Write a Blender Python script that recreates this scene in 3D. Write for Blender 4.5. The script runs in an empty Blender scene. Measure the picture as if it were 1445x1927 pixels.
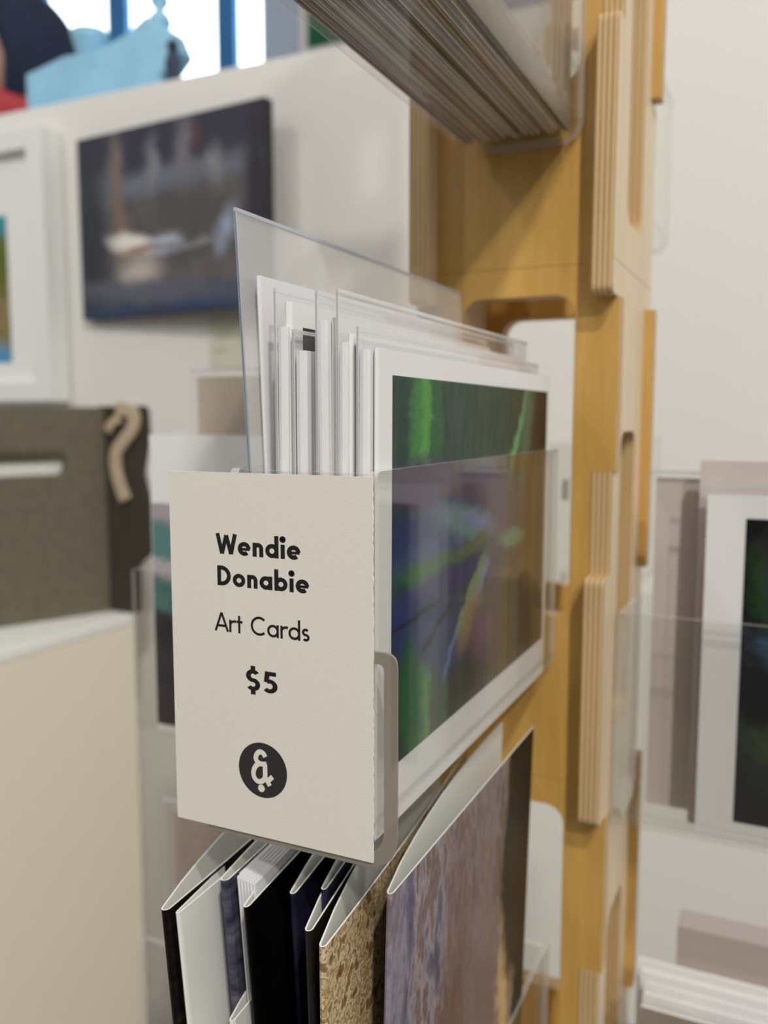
import bpy, bmesh, math, random
from mathutils import Vector, Matrix

random.seed(7)
SC = bpy.context.scene
COL = SC.collection
CAM_Z = 1.0            # camera height above the floor (m); lengths below are mm relative to the lens


def P(x, y, z):
    return (x / 1000.0, y / 1000.0, z / 1000.0 + CAM_Z)


def lin(r, g, b):
    def c(v):
        v /= 255.0
        return v / 12.92 if v <= 0.04045 else ((v + 0.055) / 1.055) ** 2.4
    return (c(r), c(g), c(b), 1.0)


# ------------------------------------------------------------------ camera
cam_d = bpy.data.cameras.new('camera')
cam = bpy.data.objects.new('camera', cam_d)
COL.objects.link(cam)
cam.location = P(0, 0, 0)
cam.rotation_euler = (math.radians(90 - 6.11), 0, math.radians(25.05))
cam_d.sensor_fit = 'VERTICAL'
cam_d.sensor_height = 36.0
cam_d.lens = 1640 * 36.0 / 1927
cam_d.clip_start = 0.01
cam_d.dof.use_dof = True
cam_d.dof.focus_distance = 0.196
cam_d.dof.aperture_fstop = 12.0
SC.camera = cam

# ------------------------------------------------------------------ light
W = bpy.data.worlds.new('world')
SC.world = W
W.use_nodes = True
bg = W.node_tree.nodes['Background']
bg.inputs[0].default_value = (1.0, 0.985, 0.95, 1)
bg.inputs[1].default_value = 0.62


def spot(name, loc, target, power, color, size_deg=70, radius=0.03, blend=0.6):
    d = bpy.data.lights.new(name, 'SPOT')
    d.energy = power
    d.color = color
    d.spot_size = math.radians(size_deg)
    d.spot_blend = blend
    d.shadow_soft_size = radius
    o = bpy.data.objects.new(name, d)
    COL.objects.link(o)
    o.location = P(*loc)
    v = Vector(P(*target)) - Vector(P(*loc))
    o.rotation_euler = v.to_track_quat('-Z', 'Y').to_euler()
    return o


spot('ceiling_spot_key', (720, -760, 1600), (-250, 600, 0), 76, (1.0, 0.96, 0.88), 75, 0.03)
spot('ceiling_spot_fill', (-1300, -700, 1700), (-150, 800, 0), 26, (1.0, 0.96, 0.90), 75, 0.05)
spot('wall_washer_spot', (940, -1130, 1250), (-150, 900, 100), 50, (1.0, 0.96, 0.88), 60, 0.04)

vs = SC.view_settings
SC.display_settings.display_device = 'sRGB'
vs.view_transform = 'Standard'
vs.look = 'None'
vs.gamma = 1.0
vs.exposure = 0.0
vs.use_curve_mapping = False
SC.cycles.transparent_max_bounces = 64

# ------------------------------------------------------------------ materials
MATS = {}


def new_mat(name):
    m = bpy.data.materials.new(name)
    m.use_nodes = True
    nt = m.node_tree
    for n in list(nt.nodes):
        nt.nodes.remove(n)
    out = nt.nodes.new('ShaderNodeOutputMaterial')
    MATS[name] = m
    return m, nt, out


def N(nt, t, **kw):
    n = nt.nodes.new(t)
    for k, v in kw.items():
        setattr(n, k, v)
    return n


def setin(nt, sock, v):
    if isinstance(v, bpy.types.NodeSocket):
        nt.links.new(v, sock)
    else:
        sock.default_value = v


def math_n(nt, op, a, b=0.0, clamp=False):
    n = N(nt, 'ShaderNodeMath', operation=op)
    n.use_clamp = clamp
    setin(nt, n.inputs[0], a)
    setin(nt, n.inputs[1], b)
    return n.outputs[0]


def mix_c(nt, f, a, b):
    n = N(nt, 'ShaderNodeMix', data_type='RGBA')
    setin(nt, n.inputs[0], f)
    setin(nt, n.inputs[6], a)
    setin(nt, n.inputs[7], b)
    return n.outputs[2]


def noise_f(nt, vec, scale, detail=4.0, rough=0.55):
    n = N(nt, 'ShaderNodeTexNoise')
    n.inputs['Scale'].default_value = scale
    n.inputs['Detail'].default_value = detail
    n.inputs['Roughness'].default_value = rough
    if vec is not None:
        nt.links.new(vec, n.inputs['Vector'])
    return n


def ramp(nt, fac, stops):
    n = N(nt, 'ShaderNodeValToRGB')
    el = n.color_ramp.elements
    while len(el) > 1:
        el.remove(el[-1])
    el[0].position, el[0].color = stops[0]
    for p, c in stops[1:]:
        e = el.new(p)
        e.color = c
    nt.links.new(fac, n.inputs[0])
    return n.outputs[0]


def plain(name, col, rough=0.6, var=0.06, scale=60.0, bump=0.0, bscale=1500.0, spec=0.3, coat=0.0):
    m, nt, out = new_mat(name)
    b = N(nt, 'ShaderNodeBsdfPrincipled')
    tc = N(nt, 'ShaderNodeTexCoord').outputs['Object']
    nz = noise_f(nt, tc, scale)
    lo = tuple(c * (1 - var) for c in col[:3]) + (1,)
    hi = tuple(min(1, c * (1 + var)) for c in col[:3]) + (1,)
    nt.links.new(mix_c(nt, nz.outputs[0], lo, hi), b.inputs['Base Color'])
    b.inputs['Roughness'].default_value = rough
    b.inputs['Specular IOR Level'].default_value = spec
    b.inputs['Coat Weight'].default_value = coat
    if bump:
        bn = N(nt, 'ShaderNodeBump')
        bn.inputs['Strength'].default_value = bump
        bn.inputs['Distance'].default_value = 0.0002
        nt.links.new(noise_f(nt, tc, bscale, 3).outputs[0], bn.inputs['Height'])
        nt.links.new(bn.outputs[0], b.inputs['Normal'])
    nt.links.new(b.outputs[0], out.inputs[0])
    return m


def clear(name, tint=(0.97, 0.975, 0.97, 1), haze=0.0, hazecol=(0.8, 0.8, 0.8, 1), rough=0.02, f0=0.04, wob=0.0):
    """clear sheet plastic: Schlick mix of see-through and gloss, with a little diffuse haze"""
    m, nt, out = new_mat(name)
    lw = N(nt, 'ShaderNodeLayerWeight')
    lw.inputs[0].default_value = 0.5
    p5 = math_n(nt, 'POWER', lw.outputs['Facing'], 5.0)
    fac = math_n(nt, 'ADD', math_n(nt, 'MULTIPLY', p5, 0.62), f0, True)
    tr = N(nt, 'ShaderNodeBsdfTransparent')
    tr.inputs[0].default_value = tint
    gl = N(nt, 'ShaderNodeBsdfGlossy')
    gl.inputs['Color'].default_value = (1, 1, 1, 1)
    gl.inputs['Roughness'].default_value = rough
    if wob:
        bn = N(nt, 'ShaderNodeBump')
        bn.inputs['Strength'].default_value = wob
        bn.inputs['Distance'].default_value = 0.001
        tc = N(nt, 'ShaderNodeTexCoord').outputs['Object']
        nt.links.new(noise_f(nt, tc, 40.0, 2).outputs[0], bn.inputs['Height'])
        nt.links.new(bn.outputs[0], gl.inputs['Normal'])
    base = tr.outputs[0]
    if haze:
        df = N(nt, 'ShaderNodeBsdfDiffuse')
        df.inputs[0].default_value = hazecol
        mx = N(nt, 'ShaderNodeMixShader')
        mx.inputs[0].default_value = haze
        nt.links.new(base, mx.inputs[1])
        nt.links.new(df.outputs[0], mx.inputs[2])
        base = mx.outputs[0]
    mx = N(nt, 'ShaderNodeMixShader')
    nt.links.new(fac, mx.inputs[0])
    nt.links.new(base, mx.inputs[1])
    nt.links.new(gl.outputs[0], mx.inputs[2])
    nt.links.new(mx.outputs[0], out.inputs[0])
    return m


def wood(name, c1, c2, rough=0.4, vertical=True):
    m, nt, out = new_mat(name)
    b = N(nt, 'ShaderNodeBsdfPrincipled')
    tc = N(nt, 'ShaderNodeTexCoord').outputs['Object']
    mp = N(nt, 'ShaderNodeMapping')
    mp.inputs['Scale'].default_value = (60, 60, 5) if vertical else (5, 60, 60)
    nt.links.new(tc, mp.inputs[0])
    n1 = noise_f(nt, mp.outputs[0], 1.6, 6, 0.6)
    n2 = noise_f(nt, mp.outputs[0], 9.0, 3, 0.6)
    f = math_n(nt, 'ADD', math_n(nt, 'MULTIPLY', n1.outputs[0], 0.7), math_n(nt, 'MULTIPLY', n2.outputs[0], 0.3))
    nt.links.new(ramp(nt, f, [(0.3, c1), (0.7, c2)]), b.inputs['Base Color'])
    b.inputs['Roughness'].default_value = rough
    b.inputs['Coat Weight'].default_value = 0.15
    nt.links.new(b.outputs[0], out.inputs[0])
    return m


def ply_edge(name, axis, c1, c2, layers_per_m=520.0):
    m, nt, out = new_mat(name)
    b = N(nt, 'ShaderNodeBsdfPrincipled')
    tc = N(nt, 'ShaderNodeTexCoord').outputs['Object']
    sp = N(nt, 'ShaderNodeSeparateXYZ')
    nt.links.new(tc, sp.inputs[0])
    v = sp.outputs[axis]
    s = math_n(nt, 'SINE', math_n(nt, 'MULTIPLY', v, layers_per_m * 6.2832))
    s = math_n(nt, 'ADD', math_n(nt, 'MULTIPLY', s, 0.5), 0.5)
    mp = N(nt, 'ShaderNodeMapping')
    mp.inputs['Scale'].default_value = (900, 900, 60)
    nt.links.new(tc, mp.inputs[0])
    nz = noise_f(nt, mp.outputs[0], 1.0, 2)
    f = math_n(nt, 'ADD', math_n(nt, 'MULTIPLY', s, 0.75), math_n(nt, 'MULTIPLY', nz.outputs[0], 0.3))
    nt.links.new(ramp(nt, f, [(0.25, c1), (0.6, c2)]), b.inputs['Base Color'])
    b.inputs['Roughness'].default_value = 0.55
    nt.links.new(b.outputs[0], out.inputs[0])
    return m


def art(name, base, blobs, nscale=6.0, stretch=(1, 1), warp=0.08, rough=0.35, grain=0.25, gscale=40.0, fine=1.0):
    """a painted print: base = list of ramp stops over stretched noise, blobs = strokes
    (u, v, ru, rv, angle_deg, colour, softness) in the picture's own UV"""
    m, nt, out = new_mat(name)
    b = N(nt, 'ShaderNodeBsdfPrincipled')
    uv = N(nt, 'ShaderNodeTexCoord').outputs['UV']
    mp = N(nt, 'ShaderNodeMapping')
    mp.inputs['Scale'].default_value = (stretch[0], stretch[1], 1)
    nt.links.new(uv, mp.inputs[0])
    nz = noise_f(nt, mp.outputs[0], nscale, 6, 0.6)
    col = ramp(nt, nz.outputs[0], base)
    wn = noise_f(nt, uv, 7.0, 4)
    wv = N(nt, 'ShaderNodeVectorMath', operation='SUBTRACT')
    nt.links.new(wn.outputs['Color'], wv.inputs[0])
    wv.inputs[1].default_value = (0.5, 0.5, 0.5)
    ws = N(nt, 'ShaderNodeVectorMath', operation='SCALE')
    nt.links.new(wv.outputs[0], ws.inputs[0])
    ws.inputs['Scale'].default_value = warp * 2
    wa = N(nt, 'ShaderNodeVectorMath', operation='ADD')
    nt.links.new(uv, wa.inputs[0])
    nt.links.new(ws.outputs[0], wa.inputs[1])
    w2 = noise_f(nt, uv, 34.0, 3)
    wv2 = N(nt, 'ShaderNodeVectorMath', operation='SUBTRACT')
    nt.links.new(w2.outputs['Color'], wv2.inputs[0])
    wv2.inputs[1].default_value = (0.5, 0.5, 0.5)
    ws2 = N(nt, 'ShaderNodeVectorMath', operation='SCALE')
    nt.links.new(wv2.outputs[0], ws2.inputs[0])
    ws2.inputs['Scale'].default_value = warp * fine
    wa2 = N(nt, 'ShaderNodeVectorMath', operation='ADD')
    nt.links.new(wa.outputs[0], wa2.inputs[0])
    nt.links.new(ws2.outputs[0], wa2.inputs[1])
    wa = wa2
    gn = noise_f(nt, uv, gscale, 4, 0.7)
    for (u, v, ru, rv, ang, c, soft) in blobs:
        mm = N(nt, 'ShaderNodeMapping')
        mm.vector_type = 'TEXTURE'
        mm.inputs['Location'].default_value = (u, v, 0)
        mm.inputs['Rotation'].default_value = (0, 0, math.radians(ang))
        mm.inputs['Scale'].default_value = (ru, rv, 1)
        nt.links.new(wa.outputs[0], mm.inputs[0])
        fl = N(nt, 'ShaderNodeVectorMath', operation='MULTIPLY')
        nt.links.new(mm.outputs[0], fl.inputs[0])
        fl.inputs[1].default_value = (1, 1, 0)
        ln = N(nt, 'ShaderNodeVectorMath', operation='LENGTH')
        nt.links.new(fl.outputs[0], ln.inputs[0])
        mr = N(nt, 'ShaderNodeMapRange')
        mr.interpolation_type = 'SMOOTHSTEP'
        nt.links.new(ln.outputs['Value'], mr.inputs[0])
        mr.inputs[1].default_value = 1.0 - soft
        mr.inputs[2].default_value = 1.0 + soft
        mr.inputs[3].default_value = 1.0
        mr.inputs[4].default_value = 0.0
        col = mix_c(nt, mr.outputs[0], col, c)
    # brush texture
    g = math_n(nt, 'ADD', math_n(nt, 'MULTIPLY', gn.outputs[0], grain * 2), 1 - grain)
    mul = N(nt, 'ShaderNodeVectorMath', operation='SCALE')
    nt.links.new(col, mul.inputs[0])
    nt.links.new(g, mul.inputs['Scale'])
    nt.links.new(mul.outputs[0], b.inputs['Base Color'])
    b.inputs['Roughness'].default_value = rough
    b.inputs['Specular IOR Level'].default_value = 0.12
    nt.links.new(b.outputs[0], out.inputs[0])
    return m


plain('wall_paint', (0.78, 0.765, 0.735, 1), 0.7, 0.015, 3.0, 0.05, 300)
plain('wall_added_charcoal', (0.07, 0.068, 0.065, 1), 0.8, 0.05, 3.0)
plain('plinth_paint', (0.86, 0.79, 0.66, 1), 0.6, 0.02, 6.0)
plain('plinth_top_paint', (0.86, 0.86, 0.83, 1), 0.5, 0.01, 6.0)
plain('floor_concrete', (0.36, 0.34, 0.31, 1), 0.6, 0.12, 3.0)
plain('tag_paper', (0.79, 0.745, 0.685, 1), 0.8, 0.025, 900.0, 0.2, 2600)
plain('ink', (0.012, 0.011, 0.011, 1), 0.7, 0.1, 500)
plain('logo_ink', (0.03, 0.028, 0.028, 1), 0.75, 0.15, 900)
plain('white_paper', (0.84, 0.83, 0.83, 1), 0.75, 0.02, 700.0, 0.25, 2200)
plain('lilac_paper', (0.78, 0.765, 0.80, 1), 0.75, 0.02, 500.0, 0.25, 2200)
plain('envelope_paper', (0.80, 0.785, 0.80, 1), 0.8, 0.02, 500.0, 0.3, 2200)
plain('cream_card', (0.80, 0.80, 0.76, 1), 0.35, 0.02, 100.0, coat=0.2)
plain('black_gloss', (0.008, 0.007, 0.007, 1), 0.25, 0.5, 90.0, coat=0.3)
plain('navy_gloss', (0.012, 0.014, 0.035, 1), 0.3, 0.6, 120.0, coat=0.2)
plain('kraft_board', (0.20, 0.16, 0.125, 1), 0.6, 0.12, 90.0)
plain('grey_brown_paper', (0.30, 0.25, 0.21, 1), 0.7, 0.2, 40.0)
plain('tan_card', (0.55, 0.47, 0.38, 1), 0.6, 0.04, 40.0)
plain('frame_white', (0.82, 0.82, 0.81, 1), 0.5, 0.01, 10)
plain('brass', (0.50, 0.40, 0.28, 1), 0.45, 0.1, 60)
plain('window_blue', (0.035, 0.20, 0.50, 1), 0.5, 0.3, 5)
plain('far_wall', (0.50, 0.58, 0.72, 1), 0.7, 0.02, 3)
plain('ice_blue', (0.30, 0.60, 0.86, 1), 0.25, 0.25, 16, coat=0.4)
plain('figurine_dark', (0.03, 0.045, 0.09, 1), 0.5, 0.2, 30)
plain('coat_navy', (0.018, 0.028, 0.06, 1), 0.85, 0.3, 30)
plain('canvas_edge', (0.03, 0.03, 0.035, 1), 0.6, 0.2, 30)
plain('skin', (0.42, 0.24, 0.20, 1), 0.5, 0.06, 40)
plain('scarf_red', (0.48, 0.06, 0.07, 1), 0.8, 0.2, 40)
plain('hair_dark', (0.02, 0.02, 0.03, 1), 0.5, 0.3, 80)
plain('eye_white', (0.7, 0.7, 0.7, 1), 0.2, 0.02, 80)
plain('dark_iron', (0.035, 0.03, 0.028, 1), 0.4, 0.2, 30)
plain('pale_rose', (0.62, 0.54, 0.52, 1), 0.6, 0.03, 30)
plain('red_edge', (0.42, 0.16, 0.14, 1), 0.6, 0.1, 30)
clear('acrylic', (0.965, 0.965, 0.955, 1), 0.008, (0.75, 0.72, 0.68, 1), 0.03, 0.028)
clear('acrylic_edge', (0.66, 0.62, 0.57, 1), 0.55, (0.42, 0.375, 0.32, 1), 0.12, 0.10)
clear('acrylic_rim', (0.85, 0.85, 0.83, 1), 0.30, (0.85, 0.85, 0.82, 1), 0.1, 0.08)
clear('sleeve_clear', (0.99, 0.99, 0.99, 1), 0.004, (0.85, 0.85, 0.86, 1), 0.05, 0.012, 0.1)
clear('sleeve_film', (0.985, 0.985, 0.985, 1), 0.03, (0.85, 0.85, 0.86, 1), 0.05, 0.03, 0.15)
clear('sleeve_film_dense', (0.98, 0.98, 0.98, 1), 0.27, (0.95, 0.94, 0.92, 1), 0.08, 0.03, 0.3)
clear('sleeve_edge_glint', (0.9, 0.9, 0.9, 1), 0.45, (0.95, 0.95, 0.97, 1), 0.1, 0.15)  # whitish edge colour stands for highlight lines along the sleeve seams
clear('sleeve_edge_blue', (0.8, 0.84, 0.9, 1), 0.5, (0.62, 0.66, 0.74, 1), 0.1, 0.15)
clear('dark_film', (0.5, 0.5, 0.5, 1), 0.2, (0.3, 0.3, 0.3, 1), 0.1, 0.05)
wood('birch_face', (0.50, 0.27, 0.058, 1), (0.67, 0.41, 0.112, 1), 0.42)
wood('birch_side_lit', (0.70, 0.53, 0.33, 1), (0.80, 0.65, 0.46, 1), 0.45)  # paler copy of the birch: light on the side faces put into colour
wood('crate_wood', (0.10, 0.085, 0.058, 1), (0.175, 0.147, 0.10, 1), 0.7, False)
plain('crate_dark', (0.05, 0.04, 0.03, 1), 0.7, 0.25, 30)
ply_edge('ply_edge_x', 0, (0.38, 0.23, 0.095, 1), (0.66, 0.47, 0.24, 1))
ply_edge('ply_edge_y', 1, (0.38, 0.23, 0.095, 1), (0.66, 0.47, 0.24, 1))

m, nt, out = new_mat('window_glow')
em = N(nt, 'ShaderNodeEmission')
em.inputs[0].default_value = (0.86, 0.98, 1.0, 1)
em.inputs[1].default_value = 4.0
nt.links.new(em.outputs[0], out.inputs[0])

# artworks ----------------------------------------------------------------
G1, G2, G3 = lin(28, 52, 42), lin(44, 72, 56), lin(58, 84, 66)
art('art_iris', [(0.3, G1), (0.55, G2), (0.8, G3)], [
    (0.90, 0.5, 0.17, 0.9, 0, lin(60, 48, 34), 0.5),
    (0.60, 0.14, 0.42, 0.22, 0, lin(58, 58, 48), 0.7),
    (0.055, 0.55, 0.04, 0.9, 0, lin(30, 62, 52), 0.5),
    (0.125, 0.5, 0.050, 0.9, 0, lin(60, 124, 58), 0.45),
    (0.15, 0.6, 0.018, 0.8, 1, lin(80, 146, 66), 0.6),
    (0.215, 0.6, 0.025, 0.8, 3, lin(40, 92, 52), 0.5),
    (0.72, 0.80, 0.022, 0.34, -26, lin(96, 158, 112), 0.5),
    (0.81, 0.86, 0.04, 0.22, -12, lin(82, 104, 82), 0.7),
    (0.28, 0.70, 0.36, 0.075, -4, lin(66, 50, 88), 0.35),
    (0.42, 0.66, 0.24, 0.06, -14, lin(70, 56, 80), 0.4),
    (0.18, 0.58, 0.28, 0.080, 4, lin(32, 48, 104), 0.3),
    (0.22, 0.54, 0.20, 0.040, 10, lin(56, 82, 124), 0.8),
    (0.40, 0.575, 0.19, 0.050, -16, lin(104, 134, 140), 0.45),
    (0.47, 0.56, 0.12, 0.018, -22, lin(120, 130, 176), 0.6),
    (0.42, 0.505, 0.16, 0.025, 8, lin(92, 104, 74), 0.8),
    (0.18, 0.485, 0.14, 0.032, 0, lin(52, 104, 60), 0.4),
    (0.24, 0.415, 0.32, 0.050, 4, lin(38, 40, 96), 0.3),
    (0.13, 0.33, 0.17, 0.10, -20, lin(36, 50, 108), 0.3),
    (0.24, 0.27, 0.15, 0.11, -35, lin(44, 64, 104), 0.4),
    (0.20, 0.30, 0.12, 0.012, 35, lin(14, 16, 40), 0.5),
    (0.12, 0.37, 0.14, 0.010, 8, lin(16, 18, 52), 0.6),
    (0.30, 0.22, 0.10, 0.012, 55, lin(82, 116, 160), 0.6),
    (0.42, 0.35, 0.14, 0.035, 50, lin(124, 148, 96), 0.4),
    (0.45, 0.34, 0.12, 0.016, 52, lin(120, 134, 186), 0.5),
    (0.41, 0.27, 0.09, 0.045, 50, lin(150, 128, 84), 0.8),
    (0.47, 0.21, 0.07, 0.075, 30, lin(112, 70, 92), 0.8),
    (0.64, 0.58, 0.10, 0.14, 0, lin(84, 68, 88), 0.7),
    (0.69, 0.47, 0.09, 0.03, -8, lin(110, 142, 118), 0.6),
    (0.56, 0.36, 0.035, 0.13, 0, lin(58, 50, 60), 0.6),
    (0.09, 0.11, 0.05, 0.20, 6, lin(32, 96, 48), 0.4),
], 5.0, (6, 1.2), 0.028, 0.3, 0.38, 75, 1.6)
art('art_small_dark', [(0.3, lin(40, 38, 36)), (0.6, lin(70, 66, 60)), (0.8, lin(150, 140, 120))], [], 9, (2, 1), 0.1, 0.5, 0.3)
art('art_swan', [(0.3, lin(72, 74, 80)), (0.5, lin(98, 94, 94)), (0.75, lin(112, 106, 104))], [
    (0.5, 0.92, 0.8, 0.22, 0, lin(64, 64, 78), 0.6),
    (0.45, 0.70, 0.7, 0.06, 2, lin(110, 116, 130), 0.8),
    (0.22, 0.80, 0.04, 0.2, 0, lin(122, 112, 112), 0.9),
    (0.60, 0.82, 0.04, 0.16, 0, lin(118, 116, 126), 0.9),
    (0.43, 0.78, 0.03, 0.12, 0, lin(130, 130, 140), 0.9),
    (0.76, 0.70, 0.04, 0.10, 0, lin(134, 134, 140), 0.9),
    (0.66, 0.88, 0.03, 0.05, 0, lin(96, 66, 72), 0.95),
    (0.66, 0.48, 0.24, 0.16, 0, lin(88, 84, 84), 0.9),
    (0.06, 0.4, 0.10, 0.6, 0, lin(58, 62, 70), 0.7),
    (0.96, 0.5, 0.06, 0.7, 0, lin(58, 56, 64), 0.7),
    (0.25, 0.52, 0.025, 0.20, 4, lin(126, 108, 98), 0.95),
    (0.31, 0.385, 0.13, 0.045, -18, lin(232, 226, 220), 0.6),
    (0.47, 0.36, 0.09, 0.05, 10, lin(178, 188, 206), 0.7),
    (0.36, 0.345, 0.12, 0.02, 0, lin(150, 110, 88), 0.7),
    (0.80, 0.40, 0.04, 0.10, -15, lin(150, 160, 184), 0.8),
    (0.62, 0.35, 0.30, 0.012, 3, lin(130, 130, 134), 0.8),
    (0.34, 0.22, 0.10, 0.09, 0, lin(188, 176, 172), 0.9),
    (0.5, 0.02, 0.8, 0.09, 4, lin(60, 74, 100), 0.7),
    (0.35, 0.13, 0.5, 0.05, -5, lin(96, 98, 112), 0.9),
], 4, (2, 1), 0.05, 0.35, 0.12, 30)
art('art_beach', [(0.3, lin(88, 104, 52)), (0.6, lin(150, 130, 90)), (0.8, lin(180, 150, 110))], [
    (0.5, 0.95, 0.9, 0.14, 0, lin(60, 150, 170), 0.4),
    (0.5, 0.7, 0.8, 0.22, 0, lin(96, 108, 44), 0.5),
    (0.5, 0.0, 0.9, 0.16, 0, lin(90, 150, 190), 0.4)], 6, (1, 1), 0.1, 0.5, 0.2)
art('art_black_floral', [(0.35, lin(6, 8, 14)), (0.6, lin(10, 14, 24)), (0.85, lin(20, 30, 40))], [
    (0.10, 0.80, 0.09, 0.10, 30, lin(40, 66, 24), 0.8),
    (0.22, 0.88, 0.14, 0.08, 0, lin(46, 30, 46), 0.8),
    (0.26, 0.72, 0.14, 0.07, -20, lin(34, 56, 88), 0.7),
    (0.14, 0.60, 0.10, 0.06, 10, lin(56, 84, 112), 0.8),
    (0.30, 0.58, 0.10, 0.05, -15, lin(28, 52, 66), 0.8),
    (0.12, 0.27, 0.12, 0.05, -20, lin(40, 66, 28), 0.8),
    (0.33, 0.30, 0.22, 0.025, 25, lin(42, 66, 36), 0.7),
    (0.20, 0.10, 0.16, 0.025, -30, lin(16, 30, 18), 0.8),
    (0.6, 0.5, 0.2, 0.2, 0, lin(50, 70, 110), 0.8)], 5, (1, 1), 0.12, 0.35, 0.3)
art('art_teal_layers', [(0.3, lin(52, 46, 52)), (0.7, lin(70, 62, 68))], [
    (0.5, 0.95, 0.9, 0.10, 0, lin(168, 158, 162), 0.3),
    (0.1, 0.80, 0.5, 0.10, -14, lin(96, 132, 132), 0.3),
    (0.6, 0.82, 0.5, 0.07, -14, lin(182, 176, 178), 0.3),
    (0.2, 0.67, 0.6, 0.05, -12, lin(176, 168, 172), 0.3),
    (0.1, 0.58, 0.35, 0.08, -10, lin(92, 130, 128), 0.3),
    (0.5, 0.05, 0.9, 0.08, 0, lin(66, 52, 48), 0.4)], 5, (1, 2), 0.04, 0.4, 0.12)
art('art_dusk', [(0.3, lin(176, 160, 146)), (0.7, lin(190, 172, 158))], [
    (0.45, 0.62, 0.20, 0.26, 0, lin(96, 78, 108), 0.6),
    (0.62, 0.45, 0.14, 0.2, 0, lin(180, 120, 60), 0.7),
    (0.35, 0.25, 0.3, 0.15, 0, lin(150, 120, 110), 0.8)], 5, (1, 1), 0.15, 0.5, 0.2)
art('art_crackle', [(0.30, lin(96, 66, 40)), (0.43, lin(150, 118, 76)), (0.49, lin(220, 204, 168)), (0.53, lin(150, 118, 72)), (0.62, lin(206, 188, 148)), (0.72, lin(130, 96, 60))], [
    (0.25, 0.62, 0.20, 0.09, 20, lin(124, 74, 46), 0.9)], 26, (1.0, 1.4), 0.05, 0.3, 0.35, 120)
art('art_storm', [(0.28, lin(50, 44, 56)), (0.42, lin(98, 92, 114)), (0.50, lin(156, 144, 150)), (0.57, lin(112, 88, 80)), (0.66, lin(128, 116, 128)), (0.78, lin(186, 178, 182))], [
    (0.40, 0.50, 0.10, 0.5, 0, lin(112, 84, 68), 0.95),
    (0.62, 0.60, 0.16, 0.40, 0, lin(128, 106, 98), 0.95),
    (0.78, 0.40, 0.05, 0.55, 2, lin(206, 172, 122), 0.5),
    (0.86, 0.40, 0.03, 0.5, 2, lin(178, 150, 122), 0.6),
    (1.02, 0.80, 0.30, 0.34, 8, lin(24, 15, 11), 0.2),
    (1.02, 0.45, 0.14, 0.40, 0, lin(26, 16, 12), 0.25),
    (0.05, 0.5, 0.08, 0.4, 5, lin(132, 128, 150), 0.95),
    (0.10, 0.30, 0.10, 0.05, 40, lin(44, 40, 60), 0.8)], 10, (1.7, 0.8), 0.09, 0.35, 0.42, 70)
art('art_blue_spine', [(0.35, lin(44, 46, 66)), (0.55, lin(84, 84, 100)), (0.75, lin(128, 124, 134))], [], 14, (1, 3), 0.1, 0.4, 0.3)
art('art_black_brown', [(0.35, lin(10, 8, 7)), (0.62, lin(28, 20, 15)), (0.8, lin(70, 52, 38))], [
    (0.0, 0.35, 2.5, 0.012, 0, lin(176, 140, 110), 0.4)], 16, (3, 5), 0.03, 0.3, 0.3)
art('art_black', [(0.4, lin(8, 7, 7)), (0.7, lin(16, 13, 12)), (0.9, lin(40, 28, 18))], [
    (0.5, 0.86, 0.12, 0.05, 0, lin(44, 28, 18), 0.9)], 6, (1, 1), 0.1, 0.3, 0.2)
art('art_navy', [(0.35, lin(16, 17, 30)), (0.6, lin(34, 36, 56)), (0.8, lin(70, 50, 42))], [], 5, (1, 2), 0.1, 0.35, 0.2)
art('art_green', [(0.3, lin(30, 70, 60)), (0.5, lin(40, 110, 84)), (0.7, lin(90, 170, 180)), (0.85, lin(150, 190, 220))], [
    (0.3, 0.25, 0.35, 0.2, 0, lin(40, 100, 50), 0.8)], 5, (1, 1), 0.1, 0.5, 0.2)
art('art_label', [(0.4, lin(206, 204, 188)), (0.7, lin(212, 208, 192))], [
    (0.4, 0.78, 0.3, 0.02, 0, lin(150, 150, 140), 0.6),
    (0.4, 0.62, 0.26, 0.02, 0, lin(150, 150, 140), 0.6),
    (0.3, 0.36, 0.2, 0.02, 0, lin(150, 150, 140), 0.6)], 3, (1, 1), 0.0, 0.6, 0.02)

# ------------------------------------------------------------------ object helpers


def tag(o, label=None, cat=None, group=None, kind=None):
    if label:
        o['label'] = label
    if cat:
        o['category'] = cat
    if group:
        o['group'] = group
    if kind:
        o['kind'] = kind
    return o


def thing(name, label, cat, loc=(0, 0, 0), group=None):
    """Empty at the thing's base; loc in lens-relative mm"""
    o = bpy.data.objects.new(name, None)
    o.empty_display_size = 0.02
    COL.objects.link(o)
    o.location = P(*loc)
    tag(o, label, cat, group)
    return o


def link(name, me, parent=None, loc=None):
    o = bpy.data.objects.new(name, me)
    COL.objects.link(o)
    if parent is not None:
        o.parent = parent
    elif loc is not None:
        o.location = P(*loc)
    return o


def mesh(name, verts, faces, mats, mi=None, uvs=None, smooth=False):
    """verts in mm (local)"""
    me = bpy.data.meshes.new(name)
    me.from_pydata([(v[0] / 1000, v[1] / 1000, v[2] / 1000) for v in verts], [], faces)
    for m_ in mats:
        me.materials.append(MATS[m_])
    if mi:
        for p, i in zip(me.polygons, mi):
            p.material_index = i
    if uvs:
        l = me.uv_layers.new(name='UVMap')
        for p in me.polygons:
            for k, li in enumerate(p.loop_indices):
                l.data[li].uv = uvs[p.index][k]
    if smooth:
        for p in me.polygons:
            p.use_smooth = True
    me.update()
    return me


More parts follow.
